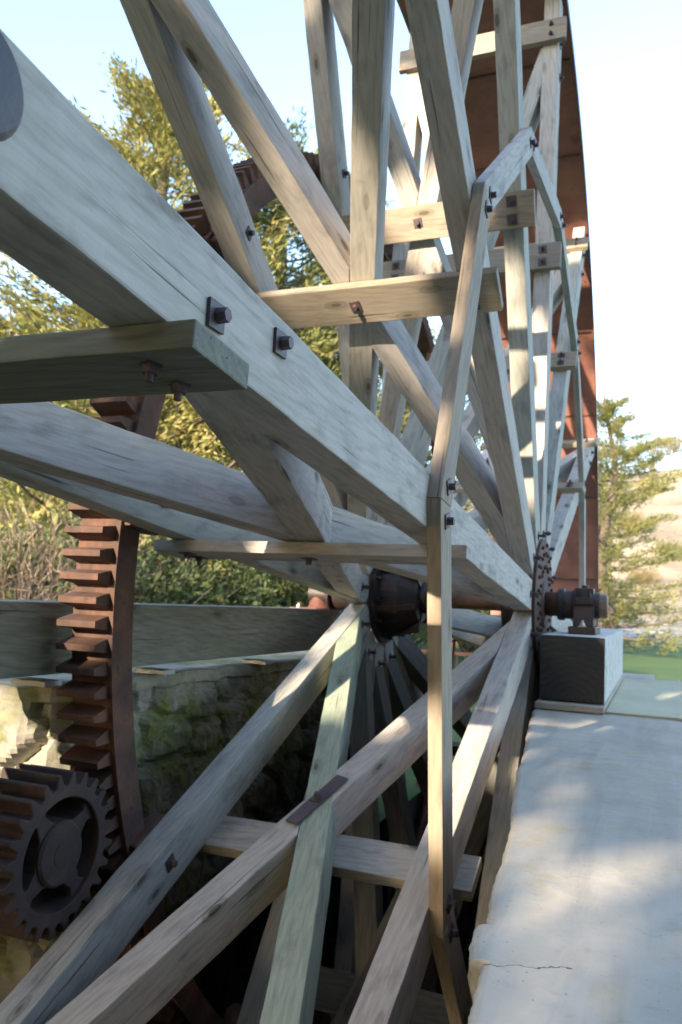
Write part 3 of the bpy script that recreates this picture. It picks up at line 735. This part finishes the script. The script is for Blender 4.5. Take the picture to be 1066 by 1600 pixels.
# ------------------------------------------------------------------ pinion
pin = empty('pinion_gear', (-1.795, 2.213, -0.868)); tag(pin, 'dark rusty four spoked pinion gear meshing with the ring gear', 'gear')
def pinion():
    bm = bmesh.new(); nt = 24; x0, x1 = -0.24, 0.0
    prof = []
    for i in range(nt):
        a = 2*PI*i/nt+0.10
        for da, r in ((-0.090, 0.217), (-0.058, 0.236), (-0.030, 0.258), (0.030, 0.258), (0.058, 0.236), (0.090, 0.217)): prof.append((r, a+da))
    n = len(prof)
    def ring(x, pr): return [bm.verts.new((x, -r*math.cos(a), r*math.sin(a))) for r, a in pr]
    inn = [(0.178, a) for r, a in prof]
    o0, o1, i1, i0 = ring(x0, prof), ring(x1, prof), ring(x1, inn), ring(x0, inn)
    for A, B in ((o0, o1), (o1, i1), (i1, i0), (i0, o0)):
        for i in range(n): bm.faces.new((A[i], A[(i+1) % n], B[(i+1) % n], B[i]))
    bevel(bm, 0.003, 1, 35); return bm_mesh(bm)
link('toothed_rim', pinion(), R_PIN, pin)
bm = bmesh.new(); lathe(bm, [(-0.22, 0.06), (-0.22, 0.098), (-0.06, 0.103), (-0.012, 0.103), (-0.003, 0.094), (-0.001, 0.055)], 36)
lathe(bm, [(-0.0035, 0.042), (0.001, 0.040), (0.001, 0.01)], 28)
link('hub', bm_mesh(bm), R_PIN, pin)
for i in range(4):
    bm = bmesh.new(); PM = Matrix(((0, 0, 1, 0), (1, 0, 0, 0), (0, 1, 0, 0), (0, 0, 0, 1)))
    add_prism(bm, [(0.075, -0.066), (0.105, -0.036), (0.15, -0.022), (0.181, -0.042), (0.181, 0.042), (0.15, 0.022), (0.105, 0.036), (0.075, 0.066)], -0.16, -0.018, PM); bevel(bm, 0.005, 2)
    link('arm', bm_mesh(bm), R_PIN, pin, Matrix.Rotation(R_(38)+i*PI/2, 4, 'X'))
bm = bmesh.new(); lathe(bm, [(-0.75, 0.04), (-0.2, 0.04)], 24); link('shaft', bm_mesh(bm, False), R_GEAR, pin)

# ================================================================== trees
def tube_into(vs, fs, pts, rad, n=6):
    base = len(vs)
    for i, (p, r) in enumerate(zip(pts, rad)):
        d = (pts[min(i+1, len(pts)-1)]-pts[max(i-1, 0)]).normalized()
        u = d.cross(Vector((0.13, 0.2, 1))).normalized() if abs(d.z) < 0.95 else d.cross(Vector((1, 0, 0))).normalized(); v = d.cross(u)
        for j in range(n):
            a = 2*PI*j/n; vs.append(p+(u*math.cos(a)+v*math.sin(a))*r)
    for i in range(len(pts)-1):
        for j in range(n):
            a = base+i*n+j; b = base+i*n+(j+1) % n; fs.append((a, b, b+n, a+n))

def blades(P, Dir, N, ln, wd, rg, spread=0.8, sig=0.55, along=0.0):
    """N thin leaf faces round each point P along its direction"""
    k = len(P); idx = np.repeat(np.arange(k), N)
    d = Dir[idx]+rg.normal(0, spread, (k*N, 3)); d /= np.linalg.norm(d, axis=1)[:, None]+1e-9
    dl = Dir[idx]/(np.linalg.norm(Dir[idx], axis=1)[:, None]+1e-9)
    p = P[idx]+rg.normal(0, 1, (k*N, 3))*ln*sig+dl*rg.uniform(-along, along, (k*N, 1))
    s = np.cross(d, rg.normal(0, 1, (k*N, 3))); s /= np.linalg.norm(s, axis=1)[:, None]+1e-9
    L = ln*rg.uniform(0.5, 1.3, (k*N, 1)); W = wd*rg.uniform(0.6, 1.3, (k*N, 1))
    v = np.stack([p, p+d*L*0.5+s*W*0.5, p+d*L, p+d*L*0.5-s*W*0.5], 1).reshape(-1, 3)
    return v

def fast_quads(v):
    n = len(v); me = bpy.data.meshes.new('leaves'); me.vertices.add(n); me.vertices.foreach_set('co', v.astype(np.float32).ravel())
    nf = n//4; me.loops.add(n); me.loops.foreach_set('vertex_index', np.arange(n, dtype=np.int32))
    me.polygons.add(nf); me.polygons.foreach_set('loop_start', np.arange(0, n, 4, dtype=np.int32)); me.update(calc_edges=True); me.validate(); return me

def make_tree(seed, H=12, R=4.2, nb=110, base=0.08, per=16, N=9, ln=0.34, wd=0.075, rise=0.35, shape='cone', top=0.0):
    r = random.Random(seed); rg = np.random.default_rng(seed); vs, fs = [], []
    pts = [Vector((0.25*math.sin(i*0.9+seed), 0.2*math.cos(i*1.3+seed), H*i/8)) for i in range(9)]
    pts[0] = Vector((0, 0, -0.3))
    tube_into(vs, fs, pts, [0.30*(1-i/8.6)*H/12+0.015 for i in range(9)], 9)
    P, D = [], []
    for b in range(nb):
        h = base+(1-base)*(b+r.random())/nb; z = h*H*0.97
        az = b*2.399+r.uniform(-.5, .5)
        if shape == 'cone': L = R*(1-h)**0.62*r.uniform(0.62, 1.12)+0.35
        else: L = R*math.sqrt(max(0.02, 1-((h-0.55)/0.5)**2))*r.uniform(0.55, 1.1)
        o = pts[min(8, int(h*8))].copy(); o.z = z
        dx, dy = math.cos(az), math.sin(az); ri = rise*(0.5+h)+r.uniform(-.12, .2)
        bp = []
        for i in range(6):
            q = i/5; bp.append(o+Vector((dx*L*q, dy*L*q, L*(ri*q+0.25*q*q-0.22*q)+r.uniform(-.08, .08)*q*L*0.4)))
        tube_into(vs, fs, bp, [max(0.008, 0.075*(1-i/5.2)*(L/R)) for i in range(6)], 5)
        for i in range(per):
            q = 0.22+0.80*(i+r.random())/per; j = min(4, int(q*5)); f = q*5-j; p = bp[j].lerp(bp[j+1], min(1, f))
            side = r.choice((-1, -.5, 0, .5, 1))*0.34*L*(1.05-q)+r.gauss(0, .06)
            p = p+Vector((-dy*side, dx*side, r.uniform(-.18, .12)*1.2))
            P.append(p); dd = Vector((dx, dy, 0.35+r.uniform(-.2, .5))); D.append(dd)
    v = blades(np.array(P), np.array(D), N, ln, wd, rg, 0.45, 0.42, 0.32)
    return fast_quads(v), mesh_from(vs, fs, True)

def make_gum(seed, H=9, R=4):
    r = random.Random(seed); rg = np.random.default_rng(seed); vs, fs = [], []
    P, D = [], []
    for t_ in range(4):
        az = r.uniform(0, 6.28); tip = Vector((math.cos(az)*R*0.6, math.sin(az)*R*0.6, H*r.uniform(0.65, 1)))
        pts = [Vector((0, 0, -0.3)).lerp(tip, i/5)+Vector((r.uniform(-.2, .2), r.uniform(-.2, .2), 0)) for i in range(6)]
        tube_into(vs, fs, pts, [0.22*(1-i/6) for i in range(6)], 6)
        for c in range(7):
            cc = tip+Vector((r.gauss(0, R*.35), r.gauss(0, R*.35), r.gauss(-.3, H*.10)))
            for k in range(26): P.append(cc+Vector((r.gauss(0, .6), r.gauss(0, .6), r.gauss(0, .35)))); D.append(Vector((0, 0, -1)))
    return fast_quads(blades(np.array(P), np.array(D), 8, 0.35, 0.10, rg, 1.0)), mesh_from(vs, fs, True)

def make_shrub(seed, H=2.2, R=1.7, n=420, N=14, ln=0.14, wd=0.05, up=0.5):
    r = random.Random(seed); rg = np.random.default_rng(seed); vs, fs = [], []; P, D = [], []
    for i in range(26):
        az = r.uniform(0, 6.28); q = r.uniform(0.3, 1); tip = Vector((math.cos(az)*R*q, math.sin(az)*R*q, H*math.sqrt(1-q*q*0.75)*r.uniform(.75, 1.1)))
        pts = [Vector((0, 0, -0.1)).lerp(tip, j/4)+Vector((r.uniform(-.08, .08), r.uniform(-.08, .08), 0.12*math.sin(j*0.8))) for j in range(5)]
        tube_into(vs, fs, pts, [0.03*(1-j/4.6) for j in range(5)], 4)
        for k in range(n//26):
            a = r.uniform(0.35, 1.05); p = Vector((0, 0, 0)).lerp(tip, a)+Vector((r.gauss(0, .22), r.gauss(0, .22), r.gauss(0, .16)))
            p.z = max(0.05, p.z); P.append(p); D.append(Vector((p.x, p.y, up+abs(p.z)*.5)).normalized())
    return fast_quads(blades(np.array(P), np.array(D), N, ln, wd, rg, 0.7)), mesh_from(vs, fs, True)

protoA = make_tree(3, 12, 4.6, 105, 0.06, 20, 26, 0.17, 0.042)
protoB = make_tree(8, 12, 3.9, 95, 0.05, 20, 26, 0.17, 0.042, 0.5)
protoC = make_tree(15, 12, 4.2, 80, 0.04, 20, 25, 0.18, 0.044, 0.1)
gumP = make_gum(5)
shA, shB = make_shrub(21), make_shrub(22, 1.8, 2.0, 420, 13, 0.16, 0.05)
bare = make_shrub(23, 2.4, 1.9, 300, 10, 0.45, 0.012, 1.4)

def place(proto, x, y, s, rz, label, cat='tree', name='conifer_tree', leaf=LEAF, group=None, z=ZG, sz=None, bark=BARK):
    e = empty(name, (x, y, z)); e.rotation_euler = (0, 0, rz); e.scale = (s, s, sz or s)
    tag(e, label, cat, group)
    c = link('crown' if cat == 'tree' else 'foliage', proto[0], leaf, e); t_ = link('trunk' if cat == 'tree' else 'stem', proto[1], bark, e)
    c.material_slots[0].link = 'OBJECT'; c.material_slots[0].material = leaf
    return e

def at(px, dist):
    """ground point seen in the column px of the photograph, at a given forward distance"""
    d = fw+rt*((px-533)/1261.3); d.z = 0; d.normalize(); return d.x*dist, d.y*dist
TREES = [
    (protoA, 205, 21, 1.24, 0.3, 'tallest yellow green conifer showing above the big near beam'),
    (protoB, 400, 23, 1.24, 1.4, 'conifer with thin tips behind the top of the ring gear'),
    (protoC, 545, 25, 1.06, 2.2, 'dark conifer seen between the upright spokes left of centre'),
    (protoA, 690, 29, 0.86, 4.0, 'lower conifer glimpsed behind the crossing spokes'),
    (protoC, 60, 24, 0.66, 5.1, 'sparse conifer at the far left edge below the big beam'),
    (protoB, 300, 30, 1.05, 0.1, 'conifer standing behind the tallest conifer'),
    (protoB, 480, 32, 1.0, 3.3, 'distant conifer behind the upright spokes'),
    (protoC, 130, 33, 0.80, 2.7, 'far conifer at left behind the sparse edge tree'),
    (protoC, 950, 31, 0.80, 1.1, 'feathery conifer just right of the rusty wheel rim'),
    (protoC, 905, 40, 0.80, 0.6, 'conifer mostly hidden behind the rusty sheet at right'),
    (protoC, 120, 23, 0.86, 3.9, 'spreading conifer under the lower edge of the big beam'),
    (protoB, 290, 22.5, 1.0, 4.4, 'conifer between the tallest one and the ring gear top'),
    (protoA, 470, 26, 0.98, 5.2, 'bushy conifer behind the diagonal brace left of centre'),
    (protoC, -10, 27, 0.86, 0.9, 'conifer cut by the left edge of the picture'),
]
for pr, px, dist, s, rz, lab in TREES:
    x, y = at(px, dist); place(pr, x, y, s*1.14, rz, lab, group='conifers beyond the wheel', sz=s)
# scrub along the foot of the trees
SH = [(shA, 20, 15, 1.25, LEAFD, 'low dark bush at far left above the long beam'), (bare, 60, 14.0, 1.2, TWIG, 'bare brown twiggy bush left of the ring gear'),
      (shB, 160, 16, 1.3, LEAFD, 'olive bush behind the ring gear teeth'), (shA, 255, 15.5, 1.2, LEAFD, 'rounded bush just right of the ring gear'),
      (shB, 335, 17, 1.15, LEAFD, 'dark bush under the lower cross board'), (shA, 430, 18, 1.1, LEAFD, 'low bush above the long beam end'),
      (shB, 520, 19, 1.2, LEAFD, 'bush directly behind the left hub'), (shA, 610, 20, 1.1, LEAFD, 'bush seen just under the axle'),
      (shB, 745, 24, 1.2, LEAFD, 'green bush behind the axle near the right hub'), (shA, 100, 19, 1.9, LEAF, 'tall yellow bush behind the bare twiggy bush'),
      (shB, 210, 20, 1.9, LEAF, 'tall pale bush behind the olive bush'), (shA, 380, 23, 1.8, LEAF, 'tall bush farther back over the cross board')]
for pr, px, dist, s, lf, lab in SH:
    x, y = at(px, dist); place(pr, x, y, s, px*0.7, lab, 'bush', 'bush', lf, 'bushes beyond the pit')
for px, dist, s, zz, lab in ((955, 150, 1.0, 21.0, 'round gum tree on the hill crest beside the rim'), (1015, 158, 1.05, 23.0, 'pale gum tree crown standing above the hill crest'), (1078, 156, 1.2, 22.6, 'gum tree at the right edge of the hill crest'), (1008, 150, 0.45, 22.0, 'small pale tree alone on the hill crest')):
    x, y = at(px, dist); place(gumP, x, y, s, px, lab, 'tree', 'gum_tree', GUM, 'trees on the hill crest', zz)
hr = random.Random(4)
SC = ((934, 118, 1.5, 0, 'olive scrub bush low on the hillside nearest the rusty rim'), (962, 132, 1.2, 2, 'dark scrub bush high on the hillside left of the gully'),
      (986, 124, 1.9, 1, 'broadest grey brown scrub bush in the hillside gully'), (1004, 112, 1.3, 0, 'pale brown scrub bush at the foot of the gully'),
      (1030, 136, 1.4, 2, 'dark green scrub bush just under the hill crest at right'), (1050, 118, 1.6, 1, 'grey scrub bush halfway up the slope at the right edge'), (1012, 138, 1.1, 0, 'small olive scrub bush just under the hill crest'))
for px, dist, sc_, kk, lab in SC:
    x, y = at(px, dist); s_ = min(1, (y-98)/48.0); s_ = max(0, s_)**2*(3-2*max(0, s_)); z = ZG+24*s_*0.92
    place(shB if kk else shA, x, y, sc_, px, lab, 'bush', 'scrub_bush', LEAFD if kk == 2 else GUM, 'scrub on the hillside', z)
# leaf gaps carved along the sun so that these points (and widths) are lit
HOLES = [(-0.105, 1.46, -0.54, 0.115), (-0.03, 1.88, -0.54, 0.095), (-0.23, 1.85, -0.54, 0.038), (-0.37, 2.95, -0.54, 0.053), (-0.26, 2.53, -0.54, 0.045), (-0.28, 2.1, -0.54, 0.045), (0.02, 4.32, -0.54, 0.075), (-0.45, 3.03, -0.54, 0.06), (-0.13, 8.71, -0.54, 0.1), (-1.9, 2.39, 0.13, 0.07), (-1.9, 2.4, 0.04, 0.07), (-1.9, 2.41, -0.08, 0.09), (-1.9, 2.47, -0.19, 0.04), (-1.9, 2.49, -0.69, 0.05), (-1.9, 2.42, 0.2, 0.06), (-2.15, 2.38, -0.62, 0.2), (-2.3, 2.36, -0.5, 0.16), (-2.2, 2.37, -0.85, 0.132), (-0.65, 2.46, 0.02, 0.06), (-0.65, 2.52, -0.48, 0.07), (-0.65, 2.54, -0.61, 0.06), (-0.65, 2.55, -0.73, 0.04), (-0.65, 2.55, 0.5, 0.05), (-0.65, 2.85, 1.19, 0.06), (-0.65, 2.72, 0.95, 0.05), (-1.13, 3.64, -0.48, 0.12), (-0.68, 3.47, -0.55, 0.13), (-0.66, 3.14, -0.69, 0.12), (-1.44, 3.82, -0.4, 0.18), (-1.68, 4.19, -0.24, 0.15), (-1.54, 3.0, -0.95, 0.07), (-1.66, 2.79, -0.85, 0.05), (-1.77, 2.77, 0.17, 0.06), (-1.32, 2.72, 0.18, 0.05), (-1.13, 3.98, 2.04, 0.16), (-1.33, 3.96, 2.09, 0.12), (-0.78, 4.53, 0.88, 0.2), (-1.26, 5.31, 3.96, 0.2), (-0.68, 5.06, 1.31, 0.2), (-1.2, 8.6, 2.2, 0.8), (-0.9, 7.4, 3.6, 0.4)]
def make_canopy(seed, H=11.5, base=4.6, R=2.6, clumps=46, cr=0.62, per=34, N=7, ln=0.26, wd=0.11, gaps_from=None):
    r = random.Random(seed); rg = np.random.default_rng(seed); vs, fs = [], []; P, D = [], []
    tr = [Vector((0.2*math.sin(i*1.1+seed), 0.2*math.cos(i), H*0.9*i/7)) for i in range(8)]; tr[0].z = -0.3
    tube_into(vs, fs, tr, [0.13*(1-i/8) for i in range(8)], 9)
    for c in range(clumps):
        h = base+(H-base)*(c+r.random())/clumps; q = (h-base)/(H-base); Rr = R*math.sqrt(max(0.05, 1-(q*1.0-0.42)**2*1.9))
        az = r.uniform(0, 6.28); d = Rr*math.sqrt(r.random())
        cc = Vector((math.cos(az)*d, math.sin(az)*d, h)); o = tr[min(7, int(h/H*7))].copy()
        clear = True
        if gaps_from is not None:
            for q_ in (0.1, 0.25, 0.4, 0.55, 0.7, 0.85, 1.0):
                pw = o.lerp(cc, q_)+Vector(gaps_from)
                for hx, hy, hz, hr_ in HOLES:
                    wv = pw-Vector((hx, hy, hz))
                    if (wv-to_sun*wv.dot(to_sun)).length < hr_+0.07: clear = False; break
                if not clear: break
        if clear: tube_into(vs, fs, [o, o.lerp(cc, 0.5)+Vector((0, 0, 0.06)), cc], [0.035, 0.02, 0.008], 5)
        for k in range(per):
            P.append(cc+Vector((r.gauss(0, cr*.5), r.gauss(0, cr*.5), r.gauss(0, cr*.38)))); D.append(Vector((r.gauss(0, 1), r.gauss(0, 1), 0.2)))
    v = blades(np.array(P), np.array(D), N, ln, wd, rg, 0.9)
    if gaps_from is not None:
        c = v.reshape(-1, 4, 3).mean(1)+np.array(gaps_from); keep = np.ones(len(c), bool); ts = np.array(to_sun)
        hu = np.cross(ts, (0, 0, 1.0)); hu /= np.linalg.norm(hu); hv = np.cross(hu, ts)
        for hx, hy, hz, hr_ in HOLES:
            w = c-np.array((hx, hy, hz)); al = w@ts; d = np.linalg.norm(w-al[:, None]*ts, axis=1)
            if hr_ in (0.115, 0.095):
                keep &= (np.abs(w@hu)+np.abs(w@hv)) > hr_*1.75; continue
            ang = np.arctan2(w[:, 2], w[:, 0]); keep &= d > (hr_+0.075)*(1+0.22*np.sin(ang*4+hx*40))
        v = v.reshape(-1, 4, 3)[keep].reshape(-1, 3)
    return fast_quads(v), mesh_from(vs, fs, True)
canA = make_canopy(31, 15, 2.2, 2.6, 230, 0.62, 34, 10, 0.24, 0.15, (-3.5, -9.0, ZG))
canE = make_canopy(35, 6.6, 1.2, 2.1, 150, 0.62, 34, 11, 0.20, 0.13, (-1.35, -7.4, ZG)); canC = make_canopy(33, 9.5, 1.2, 2.9, 95, 0.8, 34, 6, 0.5, 0.3); canD = make_canopy(34, 15, 2.0, 4.0, 210, 0.9, 30, 6, 0.6, 0.32)
BK = [(canE, -1.35, -7.4, 1.0, 'short unseen tree nearest behind the camera, added for shade with sun gaps cut'), (canA, -3.5, -9.0, 1.0, 'slim unseen tree nearest the sunny gap behind the camera, with sun gaps cut'), (canD, 2.9, -7.6, 1.0, 'dense unseen tree added for shade directly behind the concrete wall end'),  # unseen trees added as light blockers; the first two have carved sun gaps
      (canD, 7.6, -8.0, 1.1, 'dense unseen tree added for shade to the right behind the camera'), (canD, 13.5, -6.0, 1.0, 'dense unseen tree added for shade farthest right behind the camera'),
      (canD, 3.0, -15.0, 1.15, 'tall unseen tree added for shade in the second row behind the camera'), (canD, 5.0, -15.0, 1.3, 'tallest unseen tree added for shade in the second row behind the camera'),
      (canC, -9.0, -6.6, 0.95, 'low unseen tree added for shade left of the sunny gap behind the camera'), (canC, -8.0, -1.2, 0.66, 'low unseen tree added for shade beside the left wall, outside the picture')]
for i, (p, x, y, s, lab) in enumerate(BK):
    place(p, x, y, s, i*1.7 if i > 1 else 0.0, lab, name='unseen_shade_tree', group='unseen trees added behind the camera to block light', leaf=LEAFD)

# ------------------------------------------------------------------ fences
fe = empty('paddock_fence', (-3, 46, ZG)); tag(fe, 'wooden post and rail fence between the lawn and the road', 'fence')
for i in range(-14, 12):
    x = 0.05+i*2.0
    link('post', bm_mesh((lambda b: (add_box(b, -0.09, 0.09, -0.09, 0.09, 0, 1.25), bevel(b, 0.02), b)[2])(bmesh.new())), W_PALE, fe, T3(x+2.8, 0, 0))
for z in (0.5, 1.0):
    bm = bmesh.new(); add_box(bm, -28, 22, -0.13, -0.095, z-0.07, z+0.07); link('rail', bm_mesh(bm), W_PALE, fe)
wf = empty('wire_fence', (-3.2, 11.5, ZG)); tag(wf, 'low rusty mesh fence on the lawn behind the wheel', 'fence')
bm = bmesh.new(); add_box(bm, -3.0, 1.3, -0.012, 0.012, 0.86, 0.90); link('rail', bm_mesh(bm), R_RED, wf)
bm = bmesh.new()
for i in range(36): add_cyl(bm, 0.006, 0.006, 0.0, 0.88, 5, T3(-2.98+i*0.12, 0, 0))
link('mesh_wires', bm_mesh(bm), R_SHAFT, wf)
for x in (-3.0, -0.85, 1.3):
    bm = bmesh.new(); add_box(bm, -0.03, 0.03, -0.03, 0.03, 0, 1.25); link('post', bm_mesh(bm), R_RED, wf, T3(x, 0, 0))

print('objects', len(scene.objects))
